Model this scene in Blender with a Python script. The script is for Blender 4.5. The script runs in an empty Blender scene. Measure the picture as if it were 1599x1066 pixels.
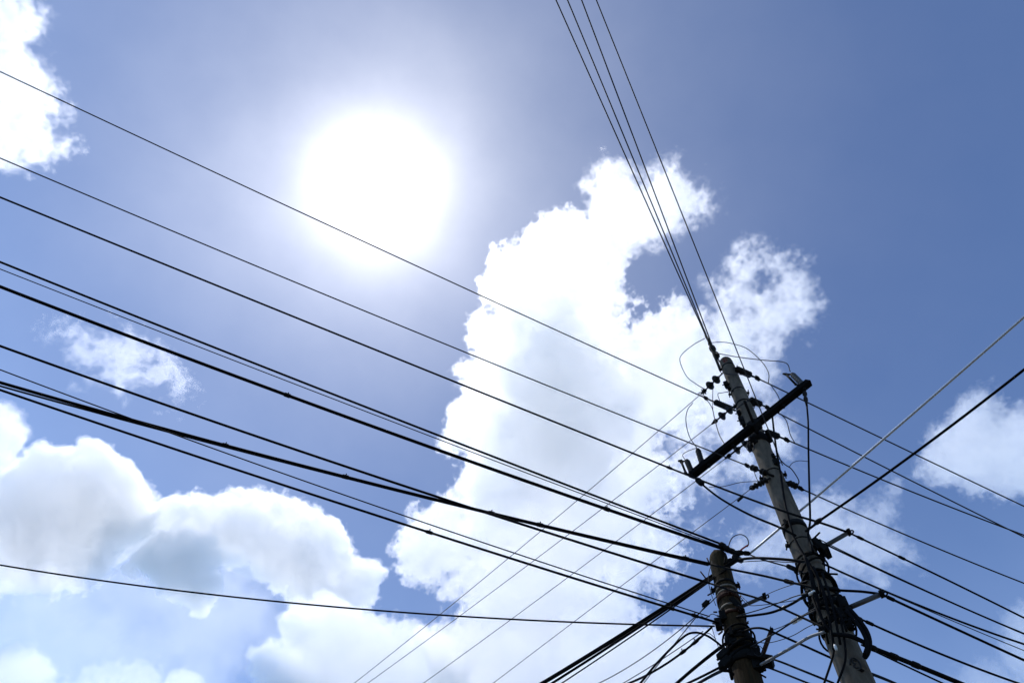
import bpy, bmesh, math, random
import numpy as np
from mathutils import Vector, Matrix

# ------------------------------------------------------------------ camera
scene = bpy.context.scene
COL = scene.collection
PW, PH, FPX = 1599.0, 1066.0, 1200.0            # the frame the heights were measured in, focal length in its pixels
EYE = Vector((0.0, 0.0, 1.6))
_u = Vector((131.0, 458.0, -FPX)).normalized()   # the zenith, seen from the camera
_f = Vector((0, 0, -1))
_y = (_f - _f.dot(_u) * _u).normalized()
_x = _y.cross(_u)
ROT = Matrix((_x, _y, _u))                       # camera axes -> world axes
cam_data = bpy.data.cameras.new('camera')
cam_data.sensor_width = 36.0
cam_data.lens = 36.0 * FPX / PW
cam_data.clip_start, cam_data.clip_end = 0.1, 30000.0
cam = bpy.data.objects.new('camera', cam_data)
COL.objects.link(cam)
cam.matrix_world = Matrix.Translation(EYE) @ ROT.to_4x4()
scene.camera = cam


def ray(px, py):
    return (ROT @ Vector((px - PW / 2, PH / 2 - py, -FPX))).normalized()


# ------------------------------------------------------------------ sun and sky
SUN_DIR = ray(585, 288)
SUN_EL = math.asin(SUN_DIR.z)
SUN_ROT = math.atan2(SUN_DIR.x, SUN_DIR.y)
sun_data = bpy.data.lights.new('sun', 'SUN')
sun_data.energy = 2.6
sun_data.angle = math.radians(0.53)
sun_data.color = (1.0, 0.97, 0.92)
sun = bpy.data.objects.new('sun', sun_data)
COL.objects.link(sun)
sun.rotation_euler = SUN_DIR.to_track_quat('Z', 'Y').to_euler()

world = bpy.data.worlds.new('World')
scene.world = world
world.use_nodes = True
wn, wl = world.node_tree.nodes, world.node_tree.links
wn.clear()


def wmath(op, a, b=None, c=None):
    n = wn.new('ShaderNodeMath')
    n.operation = op
    for i, v in enumerate((a, b, c)):
        if v is None:
            continue
        if isinstance(v, (int, float)):
            n.inputs[i].default_value = v
        else:
            wl.new(v, n.inputs[i])
    return n.outputs[0]


w_out = wn.new('ShaderNodeOutputWorld')
w_bg = wn.new('ShaderNodeBackground')
w_bg.inputs['Strength'].default_value = 0.105
w_sky = wn.new('ShaderNodeTexSky')
w_sky.sky_type = 'NISHITA'
w_sky.sun_disc = False
w_sky.sun_elevation = SUN_EL
w_sky.sun_rotation = SUN_ROT
w_sky.altitude = 0
w_sky.air_density = 1.0
w_sky.dust_density = 0.0
w_sky.ozone_density = 4.0
# forward scattering of sunlight by the humid air: two Henyey-Greenstein lobes about the sun, added to the sky's own light
w_co = wn.new('ShaderNodeTexCoord')
w_dot = wn.new('ShaderNodeVectorMath')
w_dot.operation = 'DOT_PRODUCT'
w_nrm = wn.new('ShaderNodeVectorMath')
w_nrm.operation = 'NORMALIZE'
wl.new(w_co.outputs['Generated'], w_nrm.inputs[0])
wl.new(w_nrm.outputs[0], w_dot.inputs[0])
w_dot.inputs[1].default_value = SUN_DIR
COSG = w_dot.outputs['Value']


def hg(g, k):
    d = wmath('POWER', wmath('MAXIMUM', wmath('SUBTRACT', 1 + g * g, wmath('MULTIPLY', COSG, 2 * g)), 1e-6), 1.5)
    return wmath('DIVIDE', k * (1 - g * g) / (4 * math.pi), d)


AUREOLE = ((0.955, 0.060), (0.80, 0.125), (0.60, 0.22))
w_sum = None
for g_, k_ in AUREOLE:
    h_ = hg(g_, k_)
    w_sum = h_ if w_sum is None else wmath('ADD', w_sum, h_)
w_col = wn.new('ShaderNodeVectorMath')
w_col.operation = 'SCALE'
w_col.inputs[0].default_value = (1.0, 0.965, 0.90)
w_bg2 = wn.new('ShaderNodeBackground')
w_bg2.inputs['Strength'].default_value = 1.0
w_wb = wn.new('ShaderNodeVectorMath')              # the camera's white balance for the blue of the sky
w_wb.operation = 'MULTIPLY'
w_wb.inputs[1].default_value = (0.50, 0.73, 0.99)
wl.new(w_sky.outputs[0], w_wb.inputs[0])
w_sep = wn.new('ShaderNodeSeparateXYZ')           # longer path through the air away from the zenith
wl.new(w_nrm.outputs[0], w_sep.inputs[0])
w_am = wn.new('ShaderNodeVectorMath')
w_am.operation = 'SCALE'
wl.new(w_wb.outputs[0], w_am.inputs[0])
wl.new(wmath('POWER', wmath('MAXIMUM', w_sep.outputs['Z'], 0.3), -0.7), w_am.inputs['Scale'])
wl.new(w_am.outputs[0], w_bg.inputs['Color'])
w_noise = wn.new('ShaderNodeTexNoise')              # the humid air is uneven
w_noise.inputs['Scale'].default_value = 5.0
w_noise.inputs['Detail'].default_value = 5.0
w_noise.inputs['Roughness'].default_value = 0.55
wl.new(w_nrm.outputs[0], w_noise.inputs['Vector'])
w_uneven = wmath('MULTIPLY_ADD', w_noise.outputs['Fac'], 0.7, 0.65)
wl.new(wmath('MULTIPLY', w_sum, w_uneven), w_col.inputs['Scale'])
w_low = wmath('POWER', wmath('SUBTRACT', wmath('DIVIDE', 1.0, wmath('MAXIMUM', w_sep.outputs['Z'], 0.6)), 1.0), 2.0)   # pale haze thickens away from the zenith
w_hz = wn.new('ShaderNodeVectorMath')
w_hz.operation = 'SCALE'
w_hz.inputs[0].default_value = (0.40, 0.48, 0.54)
w_fade = wmath('MINIMUM', wmath('MAXIMUM', wmath('MULTIPLY', w_sep.outputs['Z'], 1.7), 0.0), 1.0)
wl.new(wmath('MULTIPLY', wmath('MULTIPLY', w_low, w_fade), w_uneven), w_hz.inputs['Scale'])
w_tot = wn.new('ShaderNodeVectorMath')
w_tot.operation = 'ADD'
wl.new(w_col.outputs[0], w_tot.inputs[0])
wl.new(w_hz.outputs[0], w_tot.inputs[1])
wl.new(w_tot.outputs[0], w_bg2.inputs['Color'])
w_add = wn.new('ShaderNodeAddShader')
wl.new(w_bg.outputs[0], w_add.inputs[0])
wl.new(w_bg2.outputs[0], w_add.inputs[1])
wl.new(w_add.outputs[0], w_out.inputs['Surface'])

scene.view_settings.view_transform = 'Standard'
scene.view_settings.look = 'None'
scene.view_settings.exposure = 0.0
scene.view_settings.gamma = 1.0
scene.view_settings.use_curve_mapping = False
scene.render.engine = 'CYCLES'
cy = scene.cycles
cy.use_denoising = True
cy.max_bounces = 12
cy.diffuse_bounces = 3
cy.glossy_bounces = 3
cy.transmission_bounces = 2
cy.volume_bounces = 12
cy.transparent_max_bounces = 64
cy.use_adaptive_sampling = True
# ------------------------------------------------------------------ helpers
def at(px, py, z):
    """the point at height z seen at a pixel of the measured frame"""
    d = ray(px, py)
    return EYE + d * ((z - EYE.z) / d.z)


FWD = ROT @ Vector((0, 0, -1))


def depth(p):
    return (p - EYE).dot(FWD)


class Pole:
    def __init__(self, top_px, low_px, top_z):
        self.top = at(*top_px, top_z)
        d = ray(*low_px)
        # the point of the lower ray nearest to the vertical through the top
        h = Vector((d.x, d.y, 0))
        t = h.dot(Vector((self.top.x - EYE.x, self.top.y - EYE.y, 0))) / h.length_squared
        self.low = EYE + d * t
        self.a = (self.low - self.top).normalized()
        self.foot = self.top + self.a * (self.top.z / -self.a.z)
        n = Vector((self.top.x - EYE.x, self.top.y - EYE.y, 0))
        self.n = (n - n.dot(self.a) * self.a).normalized()
        self.s = self.n.cross(self.a).normalized()
        self.prof = []

    def fit(self, *rows):
        """rows: (px, py, width in pixels) -> radius against distance from the top"""
        for px, py, w in rows:
            p = self.on(px, py)
            self.prof.append(((p - self.top).dot(self.a), w / 2 * depth(p) / FPX))
        L = np.array(self.prof)
        self.k = np.polyfit(L[:, 0], L[:, 1], 1)

    def r(self, t):
        return float(self.k[0] * t + self.k[1])

    def on(self, px, py, off=0.0):
        """where a pixel's ray meets the upright plane through the pole's axis, set `off` metres towards the camera"""
        d = ray(px, py)
        o = self.top - self.n * off
        return EYE + d * ((o - EYE).dot(self.n) / d.dot(self.n))

    def axis(self, p):
        return (p - self.top).dot(self.a)


P1 = Pole((1133, 564), (1340, 1066), 11.0)
P1.fit((1140, 590, 21.5), (1200, 720, 28), (1222, 771, 32), (1237, 820, 35), (1262, 870, 38), (1325, 1025, 48.5), (1338, 1060, 50))
P2 = Pole((1121, 870), (1170, 1066), 7.6)
P2.fit((1125, 895, 30), (1137, 950, 36.5), (1158, 1025, 41), (1168, 1060, 42.5))
print('pole1', P1.top, P1.foot, P1.k, 'pole2', P2.top, P2.foot, P2.k)


class MB:
    """collects shapes in world space; built as one mesh"""
    def __init__(self):
        self.v, self.f, self.smooth = [], [], []

    def tube(self, pts, r, n=8, caps=True):
        pts = [Vector(p) for p in pts]
        rr = r if isinstance(r, (list, tuple)) else [r] * len(pts)
        t0 = (pts[1] - pts[0]).normalized()
        u = t0.orthogonal().normalized()
        b0 = len(self.v)
        for i, p in enumerate(pts):
            t = ((pts[min(i + 1, len(pts) - 1)] - pts[max(i - 1, 0)])).normalized()
            u = (u - u.dot(t) * t)
            u = u.normalized() if u.length > 1e-6 else t.orthogonal().normalized()
            w = t.cross(u)
            for k in range(n):
                a = 2 * math.pi * k / n
                self.v.append(p + (u * math.cos(a) + w * math.sin(a)) * rr[i])
        for i in range(len(pts) - 1):
            for k in range(n):
                self.f.append((b0 + i * n + k, b0 + i * n + (k + 1) % n, b0 + (i + 1) * n + (k + 1) % n, b0 + (i + 1) * n + k))
                self.smooth.append(True)
        if caps:
            self.f.append(tuple(b0 + k for k in range(n))[::-1]); self.smooth.append(False)
            e = b0 + (len(pts) - 1) * n
            self.f.append(tuple(e + k for k in range(n))); self.smooth.append(False)
        return self

    def lathe(self, p, axis, prof, n=14):
        """prof: (distance along the axis, radius)"""
        axis = axis.normalized()
        return self.tube_frames([(p + axis * t, r) for t, r in prof], axis, n)

    def tube_frames(self, rings, axis, n):
        u = axis.orthogonal().normalized(); w = axis.cross(u)
        b0 = len(self.v)
        for p, r in rings:
            for k in range(n):
                a = 2 * math.pi * k / n
                self.v.append(p + (u * math.cos(a) + w * math.sin(a)) * max(r, 1e-4))
        for i in range(len(rings) - 1):
            for k in range(n):
                self.f.append((b0 + i * n + k, b0 + i * n + (k + 1) % n, b0 + (i + 1) * n + (k + 1) % n, b0 + (i + 1) * n + k))
                self.smooth.append(True)
        self.f.append(tuple(b0 + k for k in range(n))[::-1]); self.smooth.append(False)
        e = b0 + (len(rings) - 1) * n
        self.f.append(tuple(e + k for k in range(n))); self.smooth.append(False)
        return self

    def box(self, c, x, y, z, bev=0.0):
        """half-axis vectors x, y, z; chamfered along z's long edges when bev > 0"""
        b0 = len(self.v)
        q = 1 - bev
        ring = [(-1, -q), (-q, -1), (q, -1), (1, -q), (1, q), (q, 1), (-q, 1), (-1, q)] if bev else [(-1, -1), (1, -1), (1, 1), (-1, 1)]
        n = len(ring)
        for s in (-1, 1):
            for a, b in ring:
                self.v.append(c + x * a + y * b + z * s)
        for k in range(n):
            self.f.append((b0 + k, b0 + (k + 1) % n, b0 + n + (k + 1) % n, b0 + n + k)); self.smooth.append(False)
        self.f.append(tuple(b0 + k for k in range(n))[::-1]); self.smooth.append(False)
        self.f.append(tuple(b0 + n + k for k in range(n))); self.smooth.append(False)
        return self

    def build(self, name, m, parent=None, origin=None):
        o3 = parent_loc(parent) if parent is not None else (origin if origin is not None else self.v[0].copy())
        me = bpy.data.meshes.new(name)
        me.from_pydata([tuple(v - o3) for v in self.v], [], self.f)
        me.polygons.foreach_set('use_smooth', self.smooth)
        me.materials.append(m)
        me.update()
        ob = bpy.data.objects.new(name, me)
        COL.objects.link(ob)
        if parent is not None:
            ob.parent = parent
        else:
            ob.location = o3
        return ob


def parent_loc(o):
    v = Vector((0, 0, 0))
    while o is not None:
        v = v + o.location
        o = o.parent
    return v


def tag(o, label, cat, group=None):
    o['label'] = label
    o['category'] = cat
    if group:
        o['group'] = group
    return o


def empty(name, loc, label, cat, group=None):
    o = bpy.data.objects.new(name, None)
    COL.objects.link(o)
    o.location = loc
    return tag(o, label, cat, group)


def mat(name, col, rough=0.6, metal=0.0, var=0.25, scale=6.0, stretch=(1, 1, 1), bump=0.0, spots=None, spot_scale=3.0, spot_cut=(0.5, 0.62), spec=0.5):
    m = bpy.data.materials.new(name)
    m.use_nodes = True
    nt = m.node_tree
    N, L = nt.nodes, nt.links
    b = N['Principled BSDF']
    b.inputs['Roughness'].default_value = rough
    b.inputs['Metallic'].default_value = metal
    b.inputs['Specular IOR Level'].default_value = spec
    tc = N.new('ShaderNodeTexCoord')
    mp = N.new('ShaderNodeMapping')
    mp.inputs['Scale'].default_value = stretch
    L.new(tc.outputs['Object'], mp.inputs['Vector'])
    no = N.new('ShaderNodeTexNoise')
    no.inputs['Scale'].default_value = scale
    no.inputs['Detail'].default_value = 8
    no.inputs['Roughness'].default_value = 0.65
    L.new(mp.outputs[0], no.inputs['Vector'])
    cr = N.new('ShaderNodeValToRGB')
    e = cr.color_ramp.elements
    e[0].position, e[1].position = 0.3, 0.7
    e[0].color = tuple(c * (1 - var) for c in col) + (1,)
    e[1].color = tuple(min(1, c * (1 + var)) for c in col) + (1,)
    L.new(no.outputs['Fac'], cr.inputs['Fac'])
    out = cr.outputs['Color']
    if spots:
        n2 = N.new('ShaderNodeTexNoise')
        n2.inputs['Scale'].default_value = spot_scale
        n2.inputs['Detail'].default_value = 6
        L.new(mp.outputs[0], n2.inputs['Vector'])
        r2 = N.new('ShaderNodeValToRGB')
        r2.color_ramp.elements[0].position, r2.color_ramp.elements[1].position = spot_cut
        L.new(n2.outputs['Fac'], r2.inputs['Fac'])
        mx = N.new('ShaderNodeMix')
        mx.data_type = 'RGBA'
        L.new(r2.outputs['Color'], mx.inputs['Factor'])
        L.new(out, mx.inputs['A'])
        mx.inputs['B'].default_value = tuple(spots) + (1,)
        out = mx.outputs['Result']
    L.new(out, b.inputs['Base Color'])
    if bump:
        bp = N.new('ShaderNodeBump')
        bp.inputs['Strength'].default_value = bump
        bp.inputs['Distance'].default_value = 0.02
        L.new(no.outputs['Fac'], bp.inputs['Height'])
        L.new(bp.outputs[0], b.inputs['Normal'])
    return m


M = {
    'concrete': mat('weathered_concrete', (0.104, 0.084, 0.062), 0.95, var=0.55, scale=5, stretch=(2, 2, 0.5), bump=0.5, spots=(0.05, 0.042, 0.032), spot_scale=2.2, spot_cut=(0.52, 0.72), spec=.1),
    'wood': mat('old_pole_timber', (0.036, 0.0215, 0.0095), 0.95, var=0.65, scale=14, stretch=(3, 3, 0.25), bump=0.8, spots=(0.016, 0.015, 0.007), spot_scale=5, spot_cut=(0.48, 0.65), spec=.1),
    'rubber': mat('black_cable_sheath', (0.004, 0.004, 0.0045), 0.85, var=0.3, scale=30, spec=.06),
    'wire': mat('dull_weathered_wire', (0.022, 0.022, 0.024), 0.7, var=0.2, scale=40, spec=.2),
    'pale': mat('pale_stranded_wire', (0.09, 0.09, 0.095), 0.6, var=0.2, scale=40, spec=.2),
    'bright': mat('bright_aluminium_strand', (0.45, 0.46, 0.48), 0.4, 0.7, var=0.15, scale=40),
    'steel': mat('dark_weathered_steel', (0.008, 0.0078, 0.0075), 0.9, var=0.6, scale=20, spec=.08),
    'rust': mat('rusted_iron', (0.04, 0.017, 0.011), 0.9, var=0.5, scale=25, spec=.1),
    'pipe': mat('grey_steel_pipe', (0.06, 0.06, 0.062), 0.6, var=0.3, scale=15, spec=.3),
    'conduit': mat('pale_conduit', (0.17, 0.17, 0.172), 0.6, var=0.3, scale=9, spec=.3),
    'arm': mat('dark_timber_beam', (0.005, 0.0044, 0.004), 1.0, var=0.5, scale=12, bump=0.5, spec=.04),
    'porcelain': mat('brown_porcelain', (0.009, 0.007, 0.006), 0.6, var=0.2, scale=10, spec=.12),
    'polymer': mat('grey_polymer', (0.012, 0.012, 0.013), 0.7, var=0.2, scale=10, spec=.1),
    'ceramic': mat('pale_grey_ceramic', (0.035, 0.035, 0.034), 0.7, var=0.2, scale=10),
    'sleeve': mat('pale_plastic_sleeve', (0.5, 0.5, 0.48), 0.5, var=0.1, scale=12),
    'strap': mat('pale_worn_strap', (0.12, 0.10, 0.075), 0.8, var=0.5, scale=25, spec=.2),
    'red': mat('red_tape', (0.28, 0.025, 0.02), 0.7, var=0.2, scale=12, spec=.1),
    'redrust': mat('reddish_stain', (0.10, 0.022, 0.016), 0.9, var=0.3, scale=20, spec=.1),
    'ink': mat('black_stencil_paint', (0.03, 0.03, 0.03), 0.85, var=0.3, scale=30, spec=.1),
    'ground': mat('dry_roadside_earth', (0.13, 0.112, 0.088), 0.95, var=0.3, scale=0.6, bump=0.2, spec=.1),
}


def smooth(pts, n=6):
    """Catmull-Rom through the given points"""
    P = [pts[0] * 2 - pts[1]] + list(pts) + [pts[-1] * 2 - pts[-2]]
    out = []
    for i in range(1, len(P) - 2):
        a, b, c, d = P[i - 1], P[i], P[i + 1], P[i + 2]
        for k in range(n):
            t = k / n
            out.append(0.5 * ((2 * b) + (c - a) * t + (2 * a - 5 * b + 4 * c - d) * t * t + (3 * b - a - 3 * c + d) * t ** 3))
    out.append(pts[-1])
    return out


# ------------------------------------------------------------------ ground
gm = MB()
_R = 600.0
gm.v += [Vector((x * _R, y * _R, 0)) for x, y in ((-1, -1), (1, -1), (1, 1), (-1, 1))]
gm.f.append((0, 1, 2, 3)); gm.smooth.append(False)
g = gm.build('ground', M['ground'], origin=Vector((0, 0, 0)))
g['kind'] = 'structure'
g['label'] = 'dry roadside earth below the poles'


# ------------------------------------------------------------------ spans of wire and cable
def sag_span(A, mid, far, dz=(-1.5, 4.0), target=0.012):
    """from A to a far point on the ray of `far`; the middle lies on the ray of `mid`, all in one upright plane.
    The far height is the one that gives the most natural sag."""
    best = None
    for i in range(111):
        z = A.z + dz[0] + (dz[1] - dz[0]) * i / 110
        B = at(*far, z)
        h = Vector((B.x - A.x, B.y - A.y, 0))
        L = h.length
        if L < 0.5:
            continue
        n = Vector((-h.y, h.x, 0)).normalized()
        d = ray(*mid)
        dn = d.dot(n)
        if abs(dn) < 1e-5:
            continue
        C = EYE + d * ((A - EYE).dot(n) / dn)
        t = (C - A).dot(h) / (L * L)
        if not 0.03 < t < 0.97:
            continue
        sag = (A.z + (B.z - A.z) * t) - C.z          # below the chord
        k = sag / (t * (1 - t)) / 4                  # at the middle
        cost = abs(k - target * L) + 0.03 * abs(z - A.z)
        if best is None or cost < best[0]:
            best = (cost, B, k, L)
    return best


def span_pts(A, mid, far, ext=0.35, n=40, level=None, **kw):
    if level is None:
        cost, B, k, L = sag_span(A, mid, far, **kw)
    else:                                           # a run that passes overhead: far height and sag are given
        B, k = at(*far, A.z + level), 0.03
        L = (B - A).length
    pts = []
    for i in range(n + 1):
        t = (1 + ext) * i / n
        p = A.lerp(B, t)
        p.z -= 4 * k * t * (1 - t)
        pts.append(p)
    SPANS.append((round(A.z, 2), round(B.z, 2), round(k, 3), round(L, 2)))
    return pts


SPANS = []


def width_r(w, p):
    return w / 2 * depth(p) / FPX


def wire(name, label, cat, group, A, mid, far, w, m='rubber', lead=(), ext=0.35, mark=None, n=8, **kw):
    """lead: 3-D points from the pole to where the free span starts (A)"""
    pts = span_pts(A, mid, far, ext, **kw)
    r = width_r(w, pts[len(pts) // 3])
    if lead:
        pts = smooth(list(lead) + [A], 6)[:-1] + pts
    mb = MB().tube(pts, r, n)
    o = mb.build(name, M[m])
    tag(o, label, cat, group)
    if mark:
        base = len(pts) - 41
        for t in mark:                                # spiral ties and clips along the cable
            i = base + int(t / (1 + ext) * 40)
            d = (pts[i + 1] - pts[i]).normalized()
            c = MB().lathe(pts[i], d, [(-.03, r * 1.0), (-.026, r + .005), (.02, r + .005), (.03, r * 1.0)], 8)
            c.tube([pts[i], pts[i] + Vector((0, 0, 1)).cross(d) * 0.012 + Vector((0, 0, 0.018 + r))], 0.005, 6)
            c.build('cable_clip', M['steel'], o)
    return o


def hose(name, label, cat, group, pts, w, m='rubber', n=8, k=6):
    mb = MB().tube(smooth(pts, k), width_r(w, pts[len(pts) // 2]), n)
    return tag(mb.build(name, M[m]), label, cat, group)


# ------------------------------------------------------------------ the two poles
def build_pole(P, root, m, sides, top_cut, rough, seed):
    rng = random.Random(seed)
    L = (P.foot - P.top).length
    mb = MB()
    rings = []
    ts = [0.0, 0.02, 0.06] + [0.06 + (L - 0.06) * i / 48 for i in range(1, 49)]
    b0 = 0
    u = P.s; w = P.a.cross(u)
    for i, t in enumerate(ts):
        r = P.r(t) * (0.80 if i == 0 else 0.95 if i == 1 else 1)
        for k in range(sides):
            a = 2 * math.pi * k / sides
            rr = r * (1 + rng.uniform(-rough, rough))
            lift = top_cut * math.cos(a - 0.8) * (1 if i < 3 else 0) * P.r(0)
            mb.v.append(P.top + P.a * (t + lift + (rng.uniform(-1, 1) * rough * 0.6 if i < 2 else 0)) + (u * math.cos(a) + w * math.sin(a)) * rr)
    for i in range(len(ts) - 1):
        for k in range(sides):
            mb.f.append((i * sides + k, i * sides + (k + 1) % sides, (i + 1) * sides + (k + 1) % sides, (i + 1) * sides + k))
            mb.smooth.append(True)
    mb.f.append(tuple(range(sides))[::-1]); mb.smooth.append(False)
    return mb.build('shaft', m, root)


def band(P, root, t, h=0.05, m='steel', grow=0.006, lugs=2, ang=0.0):
    mb = MB()
    c = P.top + P.a * t
    r = P.r(t) + grow
    mb.lathe(c, P.a, [(-h / 2, r - 0.004), (-h / 2, r), (h / 2, r), (h / 2, r - 0.004)], 24)
    u = P.s; w = P.a.cross(u)
    for k in range(lugs):
        a = ang + 2 * math.pi * k / max(1, lugs)
        d = u * math.cos(a) + w * math.sin(a)
        e = P.a.cross(d)
        mb.box(c + d * (r + 0.012), d * 0.018, e * 0.010, P.a * (h * 0.4 + .008))
        mb.tube([c + d * (r + 0.018) - e * 0.04, c + d * (r + 0.018) + e * 0.04], 0.006, 6)
    return mb.build('steel_band', M[m], root)


pole1 = empty('utility_pole', P1.foot, 'tall round concrete utility pole with a dark timber crossarm near its top', 'utility pole')
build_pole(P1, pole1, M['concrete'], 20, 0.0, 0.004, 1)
pole2 = empty('utility_pole', P2.foot, 'shorter weathered brown timber pole with a ragged top wrapped in cables', 'utility pole')
build_pole(P2, pole2, M['wood'], 18, 0.35, 0.03, 2)

T1 = lambda px, py: P1.axis(P1.on(px, py))
T2 = lambda px, py: P2.axis(P2.on(px, py))
for (px, py, h, gr) in ((1126, 580, .03, .004), (1144, 618, .02, .004), (1153, 637, .03, .005), (1185, 692, .16, .010), (1207, 744, .02, .004),
                        (1246, 828, .07, .008), (1256, 852, .015, .003), (1266, 878, .03, .006), (1277, 912, .06, .010), (1287, 935, .04, .010), (1293, 955, .07, .012), (1303, 983, .05, .012)):
    band(P1, pole1, T1(px, py), h, 'steel', gr, 2, px * 0.7)
for (px, py, h, gr) in ((1131, 918, .03, .005), (1136, 940, .06, .008), (1146, 967, .03, .008), (1154, 1003, .08, .010), (1158, 1020, .04, .012), (1163, 1036, .09, .014)):
    band(P2, pole2, T2(px, py), h, 'rust' if py in (940, 967) else 'steel', gr, 2, px * 0.9)

for (px, py, h) in ((1129, 927, .022), (1131, 934, .018), (1135, 957, .022), (1141, 966, .02)):
    o = band(P2, pole2, T2(px, py), h, 'strap', .004, 1, 2.4)
    o.name = 'pale_strap'
    o['label'] = 'pale worn strap'
# crossarm: runs across the near face of the pole
A0, A1 = P1.on(1080, 742, 0.19), P1.on(1263, 597, 0.19)
ad = (A1 - A0).normalized()
up = (-P1.a - (-P1.a).dot(ad) * ad).normalized()
sd = ad.cross(up)
hw = width_r(13.5, (A0 + A1) / 2) * 0.82
arm = MB()
arm.box((A0 + A1) / 2, up * hw, sd * hw, ad * ((A1 - A0).length / 2), 0.14).build('crossarm', M['arm'], pole1)
arm_o = pole1.children[-1]


def on_arm(px, py):
    """the point of the crossarm's axis nearest to a pixel's ray"""
    d = ray(px, py)
    n = d.cross(ad).cross(d)
    return A0 + ad * ((EYE - A0).dot(n) / ad.dot(n))


brk = MB()
cm = on_arm(1178, 664)
brk.box(cm - sd * 0 + up * 0, up * (hw + 0.012), sd * (hw + 0.012), ad * 0.05)
brk.tube([cm + sd * 0.30, cm - sd * 0.32], 0.014, 8)
brk.build('crossarm_bolt', M['steel'], pole1)
for q in ((1103, 727), (1140, 697), (1217, 633), (1250, 607)):
    c = on_arm(*q)
    MB().tube([c - up * (hw + .03), c + up * (hw + .03)], 0.010, 6).lathe(c - up * (hw + 0.012), -up, [(0, .024), (.012, .024), (.013, .012), (.02, .012)], 6).build('bolt', M['steel'], arm_o)
# red marks at the tip of the concrete pole
c = P1.top + P1.a * 0.14
for k, (dx, l, wd) in enumerate(((-0.018, 0.10, .007), (0.012, 0.14, .009), (0.034, 0.07, .005))):
    nrm = (-P1.n + P1.s * dx / 0.09).normalized()
    pos = c + nrm * (P1.r(0.14) + 0.001)
    MB().box(pos, P1.s * wd, nrm * 0.002, P1.a * l / 2).build('rust_mark', M['redrust'], pole1)
# stencilled round emblem low on the shaft
st = MB()


def shaft_pt(t, ang, lift):
    r = P1.r(t) + lift
    return P1.top + P1.a * t + (-P1.n * math.cos(ang) + P1.s * math.sin(ang)) * r


q0 = P1.on(1343, 1054)
t0 = P1.axis(q0)
a0 = math.asin(max(-1, min(1, (q0 - P1.top).dot(P1.s) / P1.r(t0))))


def stroke(pts, wd=0.005):
    st.tube([shaft_pt(t0 + y, a0 + x / P1.r(t0), 0.0) for x, y in pts], wd, 6)


stroke([(0.030 * math.cos(i * math.pi / 10), 0.052 * math.sin(i * math.pi / 10)) for i in range(5, 21)], .0065)
stroke([(-.012, -.026), (0, -.036), (.012, -.026), (.008, -.010), (-.002, -.002), (.010, .006), (.014, .020), (.004, .034), (-.010, .028)], .0065)
st.build('painted_emblem', M['ink'], pole1)


def arm_bracket(P, root, p0, p1, w, m, name='standoff_bracket'):
    b = MB().tube([p0, p1], width_r(w, p1), 10)
    o = b.build(name, M[m], root)
    d = (p1 - p0).normalized()
    t = P.axis(p0)
    c = P.top + P.a * t
    plate = MB().box(p0, d * 0.02, d.cross(P.a).normalized() * 0.05, P.a.cross(d).cross(d).normalized() * 0.09)
    plate.build('mounting_plate', M['steel'], o)
    e = MB()
    s = d.cross(P.a).normalized()
    e.box(p1 + d * 0.005, d * 0.016, s * 0.02, P.a * 0.02)
    e.tube([p1 - s * 0.045 + P.a * .015, p1 + s * 0.045 - P.a * .015], 0.007, 6)
    e.tube(smooth([p1 + d * 0.012, p1 + d * 0.03 - P.a * 0.005, p1 + d * 0.04 + P.a * 0.016, p1 + d * 0.028 + P.a * 0.03], 5), 0.006, 6)
    e.build('hook_clamp', M['steel'], o)
    return o


TIP1, TIP2 = P1.on(1325, 831, 0.05), P1.on(1376, 927, 0.05)
arm_bracket(P1, pole1, P1.on(1283, 855, 0.05), TIP1, 7, 'pipe')
arm_bracket(P1, pole1, P1.on(1322, 950, 0.05), TIP2, 8, 'pipe')
MB().tube([P1.on(1268, 843), P1.on(1280, 831)], 0.008, 6).build('step_bolt', M['steel'], pole1)
MB().tube([P1.on(1288, 895), P1.on(1308, 896)], 0.008, 6).build('step_bolt', M['steel'], pole1)
MB().tube([P1.on(1240, 838), P1.on(1229, 846)], 0.016, 6).build('step_bolt', M['steel'], pole1)
TIP3, TIP4 = P2.on(1193, 931, 0.06), P2.on(1204, 985, 0.08)
arm_bracket(P2, pole2, P2.on(1152, 949, 0.06), TIP3, 6, 'pipe')
arm_bracket(P2, pole2, P2.on(1188, 1030, 0.08), TIP4, 7, 'rust')
for a, b in (((1118, 872), (1115, 859)), ((1108, 880), (1104, 871)), ((1112, 925), (1105, 929)), ((1146, 918), (1154, 916)), ((1120, 955), (1114, 955)), ((1160, 975), (1169, 972)), ((1180, 1048), (1196, 1057)), ((1180, 1050), (1190, 1043)), ((1128, 985), (1122, 990)), ((1104, 905), (1094, 892))):
    MB().tube([P2.on(*a, 0.03), P2.on(*b, 0.03)], 0.007, 6).build('iron_spike', M['rust'], pole2)
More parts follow.
